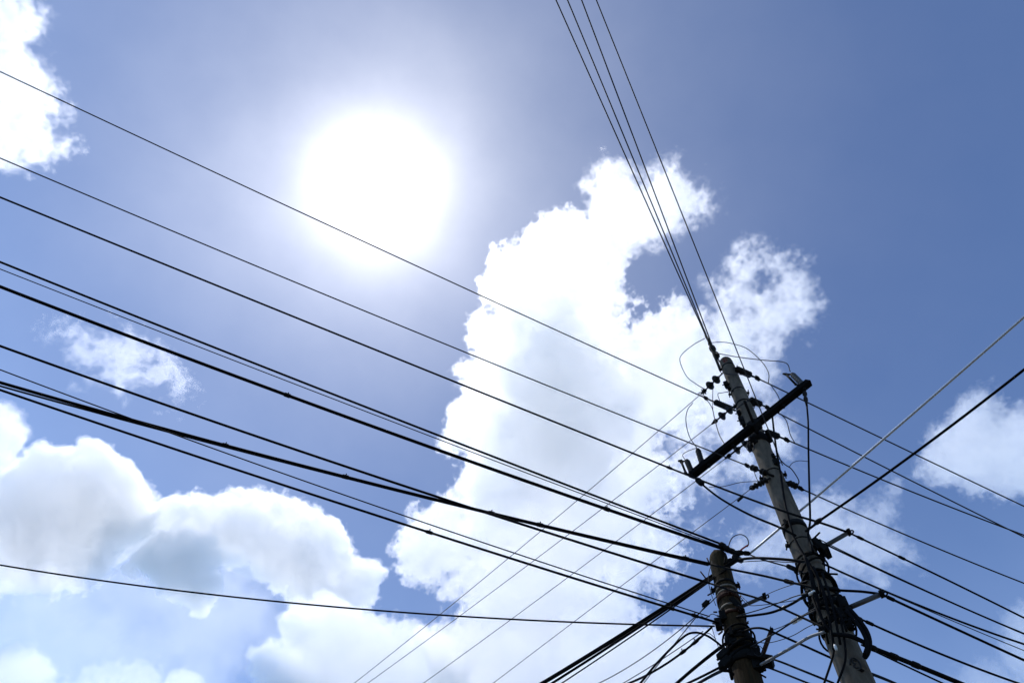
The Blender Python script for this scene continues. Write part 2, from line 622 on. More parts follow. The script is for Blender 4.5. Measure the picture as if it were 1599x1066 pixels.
# hardware boxes strapped to the shafts
for P, root, px, py, s in ((P1, pole1, 1134, 600, .05), (P1, pole1, 1138, 606, .035), (P1, pole1, 1158, 656, .05), (P1, pole1, 1161, 662, .04), (P1, pole1, 1154, 645, .04), (P1, pole1, 1146, 611, .02), (P1, pole1, 1178, 690, .07), (P1, pole1, 1212, 722, .045), (P1, pole1, 1208, 712, .03), (P1, pole1, 1280, 852, .05), (P1, pole1, 1276, 925, .05), (P1, pole1, 1318, 945, .06), (P1, pole1, 1312, 965, .07), (P1, pole1, 1286, 982, .05), (P1, pole1, 1327, 975, .04), (P1, pole1, 1320, 955, .04),
                           (P2, pole2, 1182, 1024, .06), (P2, pole2, 1188, 1036, .05), (P2, pole2, 1182, 1036, .06), (P2, pole2, 1129, 962, .05), (P2, pole2, 1122, 974, .05), (P2, pole2, 1145, 1000, .06)):
    c = P.on(px, py, P.r(T1(px, py) if P is P1 else T2(px, py)) * 0.7)
    b = MB().box(c, P.s * s * 0.55, P.n * s * 0.5, P.a * s, 0.2)
    b.tube([c + P.s * s * 0.9 - P.a * s * .4, c - P.s * s * 0.8 + P.a * s * .5], 0.007, 6)
    b.tube([c - P.n * s * 0.7 + P.a * s * .6, c + P.n * s], 0.012, 6)
    b.build('clamp_block', M['steel'], root)


# ------------------------------------------------------------------ insulators
def insulator(label, p0, p1, kind, group='insulator strings at the top of the tall pole', m=None):
    """p0 at the pole, p1 where the wire is dead-ended"""
    d = (p1 - p0)
    L = d.length
    d.normalize()
    root = empty('insulator_string', p0, label, 'insulator', group)
    MB().tube([p0, p1], 0.010, 6).build('link_rod', M['steel'], root)
    k = depth(p0) / FPX
    if kind == 'bells':
        for f in (0.30, 0.62):
            c = p0 + d * L * f
            s = 6.2 * k
            MB().lathe(c, d, [(-s * .9, s * .25), (-s * .8, s * .42), (-s * .35, s * .45), (-s * .2, s * .75), (s * .15, s * 1.15), (s * .35, s * 1.2), (s * .30, s * .95), (s * .1, s * .5), (s * .5, s * .3), (s * .9, s * .22)], 16).build('insulator_bell', M[m or 'porcelain'], root)
    elif kind == 'sheds':
        prof = []
        n = max(4, int(L / (5 * k)))
        for i in range(n):
            t = L * (0.12 + 0.55 * i / n)
            w = L * 0.55 / n
            s = 4.6 * k * (1.15 if i % 2 else 0.75)
            prof += [(t, 1.4 * k), (t + w * .3, s), (t + w * .42, s * .96), (t + w * .55, 1.5 * k)]
        MB().lathe(p0, d, prof, 14).build('shed_stack', M[m or 'polymer'], root)
    elif kind == 'spool':
        for f in (0.35, 0.7):
            c = p0 + d * L * f
            s = 5.2 * k
            MB().lathe(c, d, [(-s, s * .4), (-s * .9, s), (-s * .4, s), (-s * .2, s * .6), (s * .2, s * .6), (s * .4, s), (s * .9, s), (s, s * .4)], 12).build('insulator_spool', M[m or 'porcelain'], root)
    s = 3.1 * k
    cl = MB().lathe(p1 - d * s * 2.2, d, [(0, s * .5), (s * .4, s * 1.0), (s * 1.6, s * 1.1), (s * 2.4, s * .7), (s * 4, s * .35)], 8)
    o = d.orthogonal().normalized()
    cl.tube([p1 - d * s - o * s * 1.8, p1 - d * s + o * s * 1.6], s * .35, 6)
    cl.tube([p1 + d * s * .2 - o * s * 1.2, p1 + d * s * .2 + o * s * 1.7], s * .3, 6)
    cl.build('wire_clamp', M['steel'], root)
    return p1


GI = 'insulator strings at the top of the tall pole'
off = 0.07
cU1 = insulator('insulator chain leading up from the tip of the tall pole', P1.on(1124, 565, .02), P1.on(1108, 536, .02), 'spool')
cU0 = P1.on(1102, 524, .02)
cW1 = insulator('stubby insulator holding the thin wire that passes under the sun', P1.on(1148, 641, off), P1.on(1101, 621, off), 'sheds')
cW2 = insulator('insulator below the crossarm holding the second thin wire from the left', P1.on(1208, 743, .10), P1.on(1165, 726, .10), 'spool')
cD1 = insulator('uppermost pair of insulator bells pointing down left off the tall pole', P1.on(1128, 583, off), P1.on(1098, 612, off), 'bells')
cD2 = insulator('pair of insulator bells just above the crossarm pointing down left', P1.on(1150, 631, .10), P1.on(1115, 659, .10), 'bells')
cD3 = insulator('pair of insulator bells hanging just under the crossarm', P1.on(1176, 683, .10), P1.on(1136, 713, .10), 'bells')
cD4 = insulator('small insulator with a steel ring left of the bare shaft below the crossarm', P1.on(1203, 746, .10), P1.on(1175, 761, .10), 'spool')
cR1 = insulator('slim insulator rod on the right side of the tall pole tip', P1.on(1146, 574, off), P1.on(1184, 591, off), 'sheds')
cR2 = insulator('insulator on the right side of the tall pole tucked behind the crossarm', P1.on(1168, 622, -.05), P1.on(1200, 637, -.05), 'sheds')
cR3 = insulator('insulator on the right side of the tall pole directly below the crossarm', P1.on(1192, 672, off), P1.on(1230, 687, off), 'sheds')
cR4 = insulator('lowest insulator on the right side of the tall pole shaft', P1.on(1228, 752, off), P1.on(1252, 763, off), 'sheds')


def cutout(label, name, base, top, hook, cat, ceramic):
    """a fuse holder or arrester standing on the crossarm"""
    root = empty(name, base, label, cat, 'switchgear on the crossarm ends')
    d = (top - base)
    L = d.length
    d.normalize()
    k = 1.1 * depth(base) / FPX
    prof = [(0, 2.2 * k)]
    n = 6
    for i in range(n):
        t = L * (i + .15) / n
        w = L / n
        prof += [(t, 3.0 * k), (t + w * .35, 4.3 * k), (t + w * .5, 4.2 * k), (t + w * .7, 3.0 * k)]
    prof += [(L, 2.0 * k)]
    MB().lathe(base, d, prof, 14).build('ceramic_body', M[ceramic], root)
    MB().lathe(top, d, [(-.01, 3.2 * k), (2 * k, 3.2 * k), (2.2 * k, 1.5 * k), (4.5 * k, 1.3 * k)], 10).build('terminal_cap', M['steel'], root)
    if hook is not None:
        f0 = base + (hook - top)
        MB().tube([f0 + d * L * .1, hook + d * 1 * k], 1.7 * k, 10).build('fuse_tube', M['steel'], root)
        h = MB()
        o = (hook - top).normalized()
        h.tube([top + d * k, hook + d * 2 * k, hook + o * 4 * k + d * 4 * k], 1.5 * k, 8)
        h.box(hook + d * 2 * k, o * 3.0 * k, d * 2.2 * k, o.cross(d) * 2.5 * k)
        h.build('hinge_fitting', M['steel'], root)
        MB().box(f0 + d * L * .05, o * 2.6 * k, d * 2.0 * k, o.cross(d) * 2.2 * k).build('lower_contact', M['steel'], root)
        MB().tube([base, f0], 1.4 * k, 8).build('mounting_bar', M['steel'], root)
    return root


cutout('pale fuse cutout with an open hook on the raised right end of the crossarm', 'fuse_cutout', P1.on(1254, 601, .2), P1.on(1238, 585, .2), P1.on(1228, 585, .2), 'fuse cutout', 'ceramic')
cutout('dark fuse cutout with an open hook on the low left end of the crossarm', 'fuse_cutout', P1.on(1081, 739, .2), P1.on(1073, 720, .2), P1.on(1064, 721, .2), 'fuse cutout', 'polymer')
cutout('upright grey surge arrester standing on the low left part of the crossarm', 'surge_arrester', on_arm(1097, 727), P1.on(1090, 703, .2), None, 'surge arrester', 'polymer')
# the short insulator below the right arm end that the drop cable leaves from
r_ = empty('pin_insulator', on_arm(1257, 606), 'small dark insulator hanging under the raised right end of the crossarm', 'insulator', 'switchgear on the crossarm ends')
c0, c1 = on_arm(1257, 606), P1.on(1260, 634, .15)
k_ = depth(c0) / FPX
dd = (c1 - c0).normalized()
MB().lathe(c0, dd, [((c1 - c0).length * f, r * k_) for f, r in ((0, 1.6), (.25, 1.6), (.33, 3.6), (.42, 3.6), (.46, 2.2), (.54, 2.2), (.60, 3.3), (.72, 3.3), (.78, 2.0), (1.02, 1.5))], 12).build('insulator_body', M['porcelain'], r_)

# ------------------------------------------------------------------ wires of the tall pole
GL = 'wires and cables from the left edge'
wire('overhead_wire', 'thin wire passing just under the sun, highest of those from the left edge', 'wire', GL, cW1, (600, 392), (0, 112), 2.0, 'wire')
wire('overhead_wire', 'second thin wire down from the sun, leading to the insulator below the crossarm', 'wire', GL, cW2, (600, 498), (0, 247), 2.2, 'wire')
aL = P1.on(1080, 744, .2)
wire('overhead_cable', 'black cable from the left edge that meets the low left end of the crossarm', 'cable', GL, aL, (600, 551.5), (0, 308), 3.2, mark=(.02, .05))
hose('overhead_cable', 'black cable running from the low left crossarm end past the shaft to the upper bracket', 'cable', None,
     [aL, P1.on(1150, 771, .25), P1.on(1230, 800, .28), P1.on(1285, 817, .2), TIP1], 3.6)
hose('overhead_cable', 'shorter black cable dropping from the low left crossarm end into the shaft', 'cable', None,
     [P1.on(1084, 745, .2), P1.on(1093, 753, .2), P1.on(1125, 778, .2), P1.on(1170, 803, .2), P1.on(1215, 822, .2), P1.on(1243, 836, .15)], 3.6)
tag(MB().lathe(P1.on(1088, 748, .2), (P1.on(1099, 757, .2) - P1.on(1088, 748, .2)), [(0, .012), (.02, .028), (.05, .030), (.06, .018), (.08, .032), (.11, .028), (.13, .01)], 10).build('strain_clamp', M['steel']),
    'dark strain clamp just under the low left end of the crossarm', 'clamp')

GU = 'wires rising overhead from the pole tip'
wire('overhead_wire', 'leftmost of the four thin wires rising from the tall pole tip', 'wire', GU, cU0, (981, 252), (868, 0), 2.0, 'wire', level=.3)
wire('overhead_wire', 'second from left of the four thin wires rising from the tall pole tip', 'wire', GU, P1.on(1107, 533, .02), (1039, 368), (886, 0), 2.0, 'wire', level=.3)
wire('overhead_wire', 'third from left of the four thin wires rising from the tall pole tip', 'wire', GU, P1.on(1115, 547, .02), (1007.6, 252), (908, 0), 2.0, 'wire', level=.3)
wire('overhead_wire', 'thin wire apart from the other three rising ones, passing right of the pole tip', 'wire', GU, P1.on(1222, 726, -.1), (1113, 452), (931, 0), 1.8, 'wire', level=.5)
hose('tie_wire', 'short wire linking the topmost wire clamp to the insulator chain on the pole tip', 'wire', None, [cU0, P1.on(1106, 531, .02), cU1, P1.on(1121, 568, .06), P1.on(1125, 578, .06)], 4.0, 'steel')

GD = 'thin grey wires running down to the lower left'
wire('overhead_wire', 'leftmost thin grey wire slanting down from the uppermost insulator bells', 'wire', GD, cD1, (913, 771), (553, 1066), 1.15, 'pale')
wire('overhead_wire', 'thin grey wire slanting down left from the bells just above the crossarm', 'wire', GD, cD2, (824, 882), (574, 1066), 1.15, 'pale')
wire('overhead_wire', 'thin grey wire slanting down left from the bells hanging under the crossarm', 'wire', GD, cD3, (955, 850), (661, 1066), 1.15, 'pale')
wire('overhead_wire', 'thin grey wire slanting down left from the steel ring beside the bare shaft', 'wire', GD, cD4, (960, 922), (770, 1066), 1.15, 'pale')
hose('connector_sleeve', 'two dark connector sleeves on the wire below the steel ring', 'connector', None, [P1.on(1160, 775, .1), P1.on(1152, 782, .1)], 4.0, 'steel')

GR = 'wires and cables leaving to the right edge'
wire('overhead_wire', 'highest thin wire descending to the right edge, from the slim rod insulator', 'wire', GR, cR1, (1427, 708), (1599, 790), 2.2, 'wire')
wire('overhead_wire', 'thin wire descending right from behind the crossarm, second of its kind', 'wire', GR, cR2, (1393, 735), (1599, 838), 2.2, 'wire', lead=())
wire('overhead_wire', 'thin wire descending right from the insulator directly below the crossarm', 'wire', GR, cR3, (1376, 748), (1599, 835), 2.4, 'wire')
wire('overhead_wire', 'thin wire descending right from the lowest insulator on the shaft', 'wire', GR, cR4, (1434, 843), (1599, 910), 2.4, 'wire')
wire('overhead_cable', 'black cable with clips leaving the tip of the upper bracket to the right', 'cable', GR, TIP1, (1405, 869), (1599, 964), 3.2, mark=(.1, .33))
wire('overhead_cable', 'black cable leaving the root of the upper bracket to the right', 'cable', GR, P1.on(1286, 848, .1), (1434, 917), (1599, 989), 2.8)
wire('overhead_cable', 'thinner companion of the cable from the root of the upper bracket', 'cable', GR, P1.on(1282, 843, .1), (1370, 886), (1599, 988), 1.8)
wire('overhead_cable', 'black cable leaving the shaft to the right between the two brackets', 'cable', GR, P1.on(1284, 879, .1), (1434, 944), (1599, 1005), 3.4)
wire('overhead_wire', 'very thin wire diverging below the cable between the two brackets', 'wire', GR, P1.on(1310, 892, .1), (1434, 946), (1599, 1015), 1.5, 'wire')
wire('overhead_cable', 'thick black cable with a clip leaving the tip of the lower bracket', 'cable', GR, TIP2, (1501, 985), (1599, 1030), 4.2, lead=(P1.on(1280, 917, .15), P1.on(1310, 921, .12), P1.on(1345, 923, .08)), mark=(.1,))
wire('overhead_cable', 'black cable with a clip leaving the shaft to the right just below the lower bracket', 'cable', GR, P1.on(1331, 960, .12), (1461, 1017), (1590, 1066), 3.6, mark=(.12, .06))
b0 = P1.on(1362, 1011, .18)
wire('overhead_cable', 'thickest lumpy cable at lower right, fed by the big black loop', 'cable', GR, b0, (1418, 1033), (1499, 1066), 7.5, lead=(P1.on(1300, 990, .2), P1.on(1325, 992, .22), P1.on(1347, 1001, .2)), ext=1.5, mark=(.3, .55, .05))
wire('overhead_cable', 'thin cable under the thickest lumpy cable at lower right', 'cable', GR, P1.on(1345, 1006, .16), (1410, 1037), (1472, 1066), 3.0, ext=1.5)

# the pair of cables rising to the right edge
GX = 'cables rising to the right edge'
wire('overhead_cable', 'shiny pale strand rising from the short pole top to the right edge', 'cable', GX, P2.on(1172, 863, .05), (1379, 686), (1599, 495), 4.0, 'bright', dz=(-1, 4))
wire('overhead_cable', 'black cable rising from the tall pole shaft to the right edge, lower of two', 'cable', GX, P1.on(1279, 813, .3), (1427, 708), (1599, 577), 4.0, dz=(-1, 3), lead=(P1.on(1258, 829, .2), P1.on(1268, 822, .25)))
tag(MB().lathe(P1.on(1272, 818, .28), P1.on(1285, 808, .3) - P1.on(1272, 818, .28), [(0, .01), (.015, .018), (.03, .020), (.05, .018), (.07, .01)], 10).build('strain_clamp', M['steel']),
    'dark clamp where the rising black cable crosses the cable to the upper bracket', 'clamp')

# ------------------------------------------------------------------ cables of the short pole
hub = P2.on(1132, 856, .05)
wire('overhead_cable', 'upper of two black left edge cables ending at the short pole top splice', 'cable', GL, P2.on(1129, 850, .05), (694, 683), (0, 409), 3.6)
wire('overhead_wire', 'thin wire hugging the upper cable that ends at the short pole top splice', 'wire', GL, P2.on(1127, 853, .05), (523, 623.5), (0, 420), 1.6)
wire('overhead_cable', 'thickest black cable from the left edge, ending at the short pole top splice', 'cable', GL, P2.on(1134, 858, .05), (600, 672), (0, 447.5), 5.4, mark=(.03, .2, .62))
wire('overhead_cable', 'black left edge cable crossing the heavy bundle before the short pole', 'cable', GL, P2.on(1108, 910, .2), (531, 725), (0, 540), 4.0)
wire('overhead_cable', 'heavy black cable bundle from the left edge grazing the short pole top', 'cable', GL, P2.on(1108, 880, .2), (492, 732), (0, 597), 5.2, mark=(.05, .25, .31, .52, .7))
wire('overhead_cable', 'slender cable wound along the heavy bundle from the left edge', 'cable', GL, P2.on(1106, 882, .2), (300, 684), (0, 602.5), 3.0)
wire('overhead_wire', 'thin wire crossing the heavy bundle and joining the lowest sloping cable', 'wire', GL, P2.on(1108, 962, .1), (600, 794), (0, 577), 2.0)
wire('overhead_cable', 'lowest steeply sloping black cable from the left edge to the short pole', 'cable', GL, P2.on(1122, 972, .1), (547, 791), (0, 608.5), 3.8, mark=(.04, .07, .42))
wire('overhead_wire', 'lone nearly level wire low in front of the left clouds', 'wire', GL, P2.on(1116, 977, .1), (590, 952.5), (0, 881.6), 2.6)

GB = 'cables running down left from the short pole'
for lab, a, m_, f, w in (('thickest cable of the trio running down left from the short pole top', (1150, 874), (1042, 945), (847, 1066), 6.5),
                         ('middle cable of the trio running down left from the short pole top', (1140, 884), (1040, 951), (862, 1066), 4.0),
                         ('thinnest cable of the trio running down left from the short pole top', (1135, 888), (1038, 957), (877, 1066), 2.2)):
    wire('overhead_cable', lab, 'cable', GB, P2.on(*a, .12), m_, f, w, ext=1.0)
wire('overhead_wire', 'faint thin wire running down left between the cable trio and the arching cable', 'wire', GB, P2.on(1120, 930, .1), (1065, 980), (935, 1066), 1.5, 'wire', ext=1.0)
wire('overhead_cable', 'knotted black cable running down left from the lone level wire end', 'cable', GB, P2.on(1112, 978, .12), (1077, 1009), (982, 1066), 3.4, ext=1.0, mark=(.2, .35))
wire('overhead_wire', 'very thin wire beside the knotted cable below the short pole clamps', 'wire', GB, P2.on(1098, 985, .12), (1050, 1018), (973, 1066), 1.4, 'wire', ext=1.0)
hose('overhead_cable', 'black cable arching over in a hump left of the short pole', 'cable', GB, [P2.on(1135, 1016, .12), P2.on(1118, 1001, .15), P2.on(1102, 991, .16), P2.on(1085, 987, .18), P2.on(1067, 994, .2), P2.on(1030, 1030, .22), P2.on(1000, 1066, .25), P2.on(960, 1114, .25)], 3.4)
wire('overhead_cable', 'thick black cable meeting the short pole at its dark middle band', 'cable', GB, P2.on(1135, 1003, .15), (1080, 1046), (1057, 1066), 5.0, ext=2.0)
wire('overhead_cable', 'black cable with a small box, meeting the short pole below its middle band', 'cable', GB, P2.on(1138, 1034, .15), (1103, 1052), (1074, 1066), 3.6, ext=2.0)
wire('overhead_cable', 'lowest thick cable curving into the short pole at the lower edge', 'cable', GB, P2.on(1128, 1046, .15), (1110, 1055), (1091, 1066), 4.6, lead=(P2.on(1146, 1053, .1), P2.on(1138, 1047, .13)), ext=2.0)
wire('overhead_wire', 'steep thin wire dropping left past the arching cable with a small weight', 'wire', GB, P2.on(1110, 935, .1), (1065, 990), (1005, 1066), 1.5, 'wire', ext=1.0)
for lab, px, py, s, m_ in (('tiny dark connector on the steep thin wire left of the short pole', 1102, 942, .030, 'steel'),
                           ('small black junction box left of the short pole below the arching cable', 1129, 1021, .045, 'steel'),
                           ('lowest small black junction box touching the short pole', 1133, 1034, .05, 'steel')):
    c = P2.on(px, py, .16)
    d = (P2.on(px + 6, py - 6, .16) - c).normalized()
    mb = MB().box(c, P2.n * s * .5, d.cross(P2.n) * s * .6, d * s, .2)
    mb.tube([c - d * s * 1.5, c + d * s * 1.5], s * .22, 6)
    tag(mb.build('junction_box', M[m_]), lab, 'junction box')

# splice at the top of the short pole, with the red-sleeved loop
sp = empty('cable_splice', P2.on(1150, 866, .06), 'knot of splice clamps where cables meet beside the short pole top', 'splice')
for (a, b, r) in (((1124, 849), (1140, 860), .030), ((1138, 858), (1156, 866), .026), ((1150, 862), (1172, 864), .022), ((1144, 868), (1160, 876), .026), ((1136, 878), (1152, 872), .03)):
    p, q = P2.on(*a, .07), P2.on(*b, .07)
    d = q - p
    L = d.length
    MB().lathe(p, d, [(0, r * .4), (L * .1, r), (L * .4, r * 1.05), (L * .5, r * .7), (L * .6, r), (L * .9, r * .9), (L, r * .4)], 10).build('splice_clamp', M['steel'], sp)
hose('wire_loop', 'small wire loop with a pale joint standing above the short pole top', 'wire', None, [P2.on(1137, 856, .06), P2.on(1140, 845, .06), P2.on(1146, 837, .06), P2.on(1157, 834, .06), P2.on(1166, 839, .06), P2.on(1169, 848, .06), P2.on(1167, 853, .06)], 1.6, 'wire')
hose('wire_sleeve', 'short red sleeve on the wire loop above the short pole top', 'sleeve', None, [P2.on(1155, 860, .06), P2.on(1161, 855, .06), P2.on(1168, 850.5, .06)], 2.6, 'red')
hose('cable_tail', 'thin cable tails curling down over the short pole top', 'cable', None, [P2.on(1118, 851, .06), P2.on(1127, 858, .08), P2.on(1132, 868, .1), P2.on(1131, 880, .12)], 2.2)

# ------------------------------------------------------------------ between the two poles
GC = 'cables strung between the two poles'


def cross(label, a, pts, b, w, m='rubber', name='linking_cable', cat='cable'):
    A, B = P2.on(a[0], a[1], a[2]), P1.on(b[0], b[1], b[2])
    n = len(pts) + 1
    P = [A]
    for i, (x, y) in enumerate(pts):
        # depth slides from one end's to the other's
        t = (i + 1) / n
        dep = depth(A) * (1 - t) + depth(B) * t
        d = ray(x, y)
        P.append(EYE + d * (dep / d.dot(FWD)))
    P.append(B)
    return hose(name, label, cat, GC, P, w, m)


cross('thick black cable from the splice into the tall pole, highest of the links', (1150, 874, .08), [(1172, 871), (1192, 871), (1225, 873)], (1262, 877, .16), 4.6)
cross('thin wire just under the highest link between the poles', (1155, 877, .08), [(1190, 875), (1225, 877)], (1258, 878, .16), 1.6, 'wire')
cross('wire with a dark strain clamp sloping from the splice to the tall pole', (1172, 866, .08), [(1190, 873), (1236, 886)], (1260, 895, .16), 2.4)
cross('black cable with a bolted clamp sloping from the short pole to the tall pole', (1108, 880, .2), [(1140, 888), (1190, 898), (1232, 908)], (1275, 918, .18), 3.6)
cross('black cable sloping under the small pipe bracket to the tall pole', (1108, 910, .2), [(1147, 923), (1190, 936), (1247, 961)], (1290, 981, .18), 3.4)
cross('cable with a pale sleeve curving up from the short pole to the tall pole', (1150, 963, .1), [(1178, 960), (1207, 955), (1235, 943), (1258, 929)], (1276, 921, .2), 4.0)
cross('thin twisted wire above the curving cable with the pale sleeve', (1152, 961, .1), [(1190, 950), (1225, 937), (1240, 931)], (1262, 925, .2), 1.8, 'wire')
cross('guy strand with a pale insulator block slanting up to the tall pole', (1172, 1010, .1), [(1193, 998), (1212, 987), (1247, 965)], (1275, 952, .16), 2.4, 'wire')
cross('long pale conduit slanting from the short pole clamps up to the tall pole', (1188, 1037, .12), [(1210, 1025), (1237, 1010), (1264, 994)], (1288, 986, .18), 4.6, 'conduit')
cross('black cable humping over the rusty strut and dipping to the tall pole foot side', (1160, 986, .1), [(1172, 981), (1187, 980), (1204, 985), (1250, 1005), (1290, 1023)], (1364, 1056, -.25), 3.6)
cross('lower of two cables leaving the short pole toward the lower edge', (1190, 1038, .1), [(1222, 1050), (1262, 1066)], (1300, 1081, .1), 3.2)
cross('upper of two cables leaving the short pole toward the lower edge', (1190, 1023, .1), [(1220, 1033), (1250, 1045)], (1302, 1066, .1), 3.4)
wire('overhead_cable', 'short black cable leaving the tall pole at the lower edge to the right', 'cable', GR, P1.on(1345, 1046, .1), (1378, 1058), (1397, 1066), 4.4, ext=4.0)


cross('slack thin wire drooping from the short pole spike toward the small pipe bracket', (1148, 918, .08), [(1156, 928), (1166, 938), (1178, 945)], (1262, 934, .2), 1.2, 'wire')
cross('thin wire from the pipe bracket hook up to the tall pole bands', (1193, 930, .08), [(1210, 922), (1232, 914)], (1264, 905, .18), 1.2, 'wire')
cross('thin wire dipping between the guy strand and the pale conduit', (1176, 1000, .1), [(1200, 1003), (1235, 993), (1262, 978)], (1290, 966, .18), 1.3, 'wire')
cross('thin wire from the rusty strut tip to the tall pole tangle', (1204, 984, .09), [(1225, 976), (1250, 962)], (1280, 945, .18), 1.3, 'wire')
GF = 'fine wires around the short pole'
for lab, pts, w in (('small loop of fine wire by the spike on the right of the short pole', [(1150, 925), (1158, 934), (1164, 942), (1160, 948), (1153, 944)], 1.2),
                    ('fine wire trailing from the short pole top spike down its left side', [(1112, 876), (1106, 900), (1110, 925), (1118, 945)], 1.1),
                    ('fine wire hanging left of the short pole between the knotted cable and the box', [(1112, 980), (1118, 1000), (1124, 1015), (1129, 1034)], 1.1),
                    ('fine kinked wire end sticking out left above the lone level wire end', [(1122, 962), (1112, 958), (1102, 964), (1094, 960)], 1.2),
                    ('fine wire bent round the arching cable hump', [(1118, 997), (1106, 988), (1092, 994), (1078, 1006)], 1.1),
                    ('fine wire curl beside the rusty strut root', [(1176, 1010), (1186, 1008), (1192, 1016), (1186, 1024), (1178, 1020)], 1.2)):
    hose('fine_wire', lab, 'wire', GF, [P2.on(x, y, .14) for x, y in pts], w, 'wire', 6)


def between(px, py, t, ):
    dep = depth(P2.top) * (1 - t) + depth(P1.on(1280, 940)) * t
    d = ray(px, py)
    return EYE + d * (dep / d.dot(FWD))


def clamp_at(label, p, q, r, m='steel', name='strain_clamp', cat='clamp'):
    d = q - p
    L = d.length
    mb = MB().lathe(p, d, [(0, r * .4), (L * .12, r), (L * .45, r), (L * .5, r * .65), (L * .6, r), (L * .88, r), (L, r * .4)], 10)
    return tag(mb.build(name, M[m]), label, cat)


clamp_at('dark strain clamp on the wire sloping from the splice to the tall pole', between(1229, 883, .7), between(1243, 889, .8), .019)
clamp_at('bolted clamp where the sloping black cable nears the tall pole', between(1225, 906, .65), between(1239, 910, .75), .018)
clamp_at('pale insulator block on the guy strand between the poles', between(1236, 972, .6), between(1253, 962, .7), .019, 'sleeve', 'guy_insulator', 'insulator')
clamp_at('pale sleeve on the curving cable between the poles', between(1216, 952, .5), between(1228, 946, .55), .015, 'sleeve', 'cable_sleeve', 'sleeve')
clamp_at('bright metal clip where the curving cable reaches the tall pole', P1.on(1263, 928, .22), P1.on(1273, 922, .22), .012, 'sleeve', 'cable_clip', 'clip')

# ------------------------------------------------------------------ jumpers and hanging cables on the tall pole
GJ = 'thin jumper wires round the top of the tall pole'
J = [('large thin wire loop bulging left of the tall pole tip', [(1101, 528), (1083, 538), (1065, 553), (1062, 565), (1072, 587), (1085, 598), (1101, 608)], 1.3, .05),
     ('large thin wire loop arching over to the right of the tall pole tip', [(1110, 535), (1125, 534), (1142, 536), (1166, 544), (1189, 564), (1200, 582), (1200, 597)], 1.3, .03),
     ('thin wire running from the tip insulators to the pale fuse cutout', [(1118, 551), (1150, 557), (1190, 562), (1226, 566), (1234, 580)], 1.5, .10),
     ('thin jumper between the two upper insulators right of the shaft', [(1203, 600), (1215, 618), (1219, 634), (1216, 645)], 1.5, .08),
     ('thin jumper passing right of the crossarm toward the insulator below it', [(1219, 646), (1228, 657), (1234, 678), (1241, 691)], 1.5, .08),
     ('thin jumper crossing the bells above the crossarm down to the arm', [(1104, 624), (1112, 637), (1116, 654), (1123, 678), (1132, 694)], 1.5, .12),
     ('thin wire hanging from the uppermost bell clamp to the grey arrester', [(1082, 629), (1074, 639), (1071, 656), (1076, 680), (1088, 699)], 1.5, .12),
     ('thin loop from the grey arrester over to the dark fuse cutout', [(1088, 699), (1074, 704), (1066, 710), (1070, 718)], 1.2, .2),
     ('tiny bent wire between the shaft and the stubby insulator', [(1140, 611), (1128, 613), (1121, 615), (1124, 626)], 1.2, .06),
     ('thin wire dropping straight from the shaft collar past the bells', [(1114, 590), (1113, 615), (1113, 640)], 1.1, .06),
     ('jumper curving off the shaft to the lowest insulator on the right', [(1217, 716), (1226, 725), (1236, 732), (1247, 749), (1246, 757)], 1.8, .08),
     ('thin wire reaching from the lowest jumper to the hanging drop cable', [(1232, 729), (1238, 722), (1248, 719), (1261, 720)], 1.1, .1),
     ('slack thin wire left of the bare shaft below the crossarm', [(1107, 760), (1130, 759), (1155, 753), (1182, 751)], 1.1, .1),
     ('short bent wire below the insulator with the steel ring', [(1176, 732), (1183, 750), (1186, 752)], 1.3, .1),
     ('small curl of wire tucked under the crossarm by the shaft', [(1168, 690), (1166, 700), (1172, 705), (1178, 700), (1176, 692)], 1.4, .15),
     ('wire slung round the upper shaft below the tip collar', [(1126, 582), (1140, 584), (1160, 585), (1178, 589)], 1.6, .11),
     ('short twisted wire on the shaft above the second bell pair', [(1148, 641), (1156, 633), (1166, 627), (1174, 622)], 2.2, .13)]
for lab, px, w, o in J:
    hose('jumper_wire', lab, 'wire', GJ, [P1.on(x, y, o) for x, y in px], w, 'wire', 6)
MB_ring = smooth([P1.on(1175 + 4.2 * math.cos(a), 761 + 3.2 * math.sin(a), .1) for a in [i * 0.7 for i in range(10)]], 4)
tag(MB().tube(MB_ring, .006, 6).build('steel_ring', M['steel']), 'small steel ring at the end of the insulator beside the bare shaft', 'ring')
MB_ring = smooth([P1.on(1095 + 4.0 * math.cos(a), 615 + 2.6 * math.sin(a), .07) for a in [i * 0.7 for i in range(10)]], 4)
tag(MB().tube(MB_ring, .006, 6).build('steel_ring', M['steel']), 'small steel ring at the uppermost bell clamp', 'ring')

hose('drop_cable', 'black cable hanging from the raised right end of the crossarm to the shaft', 'cable', None, [c1, P1.on(1262, 660, .15), P1.on(1262.5, 706, .15), P1.on(1264, 771, .14), P1.on(1265, 812, .12), P1.on(1262, 836, .12), P1.on(1270, 862, .15)], 3.4)
hose('drop_cable', 'black cable running down the shaft from the crossarm into the tangle', 'cable', None, [P1.on(1205, 640, .12), P1.on(1209, 677, .14), P1.on(1213, 706, .13), P1.on(1219, 740, .13), P1.on(1226, 786, .14), P1.on(1236, 826, .15), P1.on(1243, 845, .16), P1.on(1262, 877, .17), P1.on(1276, 900, .18), P1.on(1282, 930, .2)], 3.8)
hose('drop_cable', 'black cable hanging below the tangle in front of the tall shaft, left one', 'cable', None, [P1.on(1296, 975, .2), P1.on(1302, 1005, .2), P1.on(1300, 1026, .2), P1.on(1287, 1066, .2), P1.on(1280, 1090, .2)], 3.6)
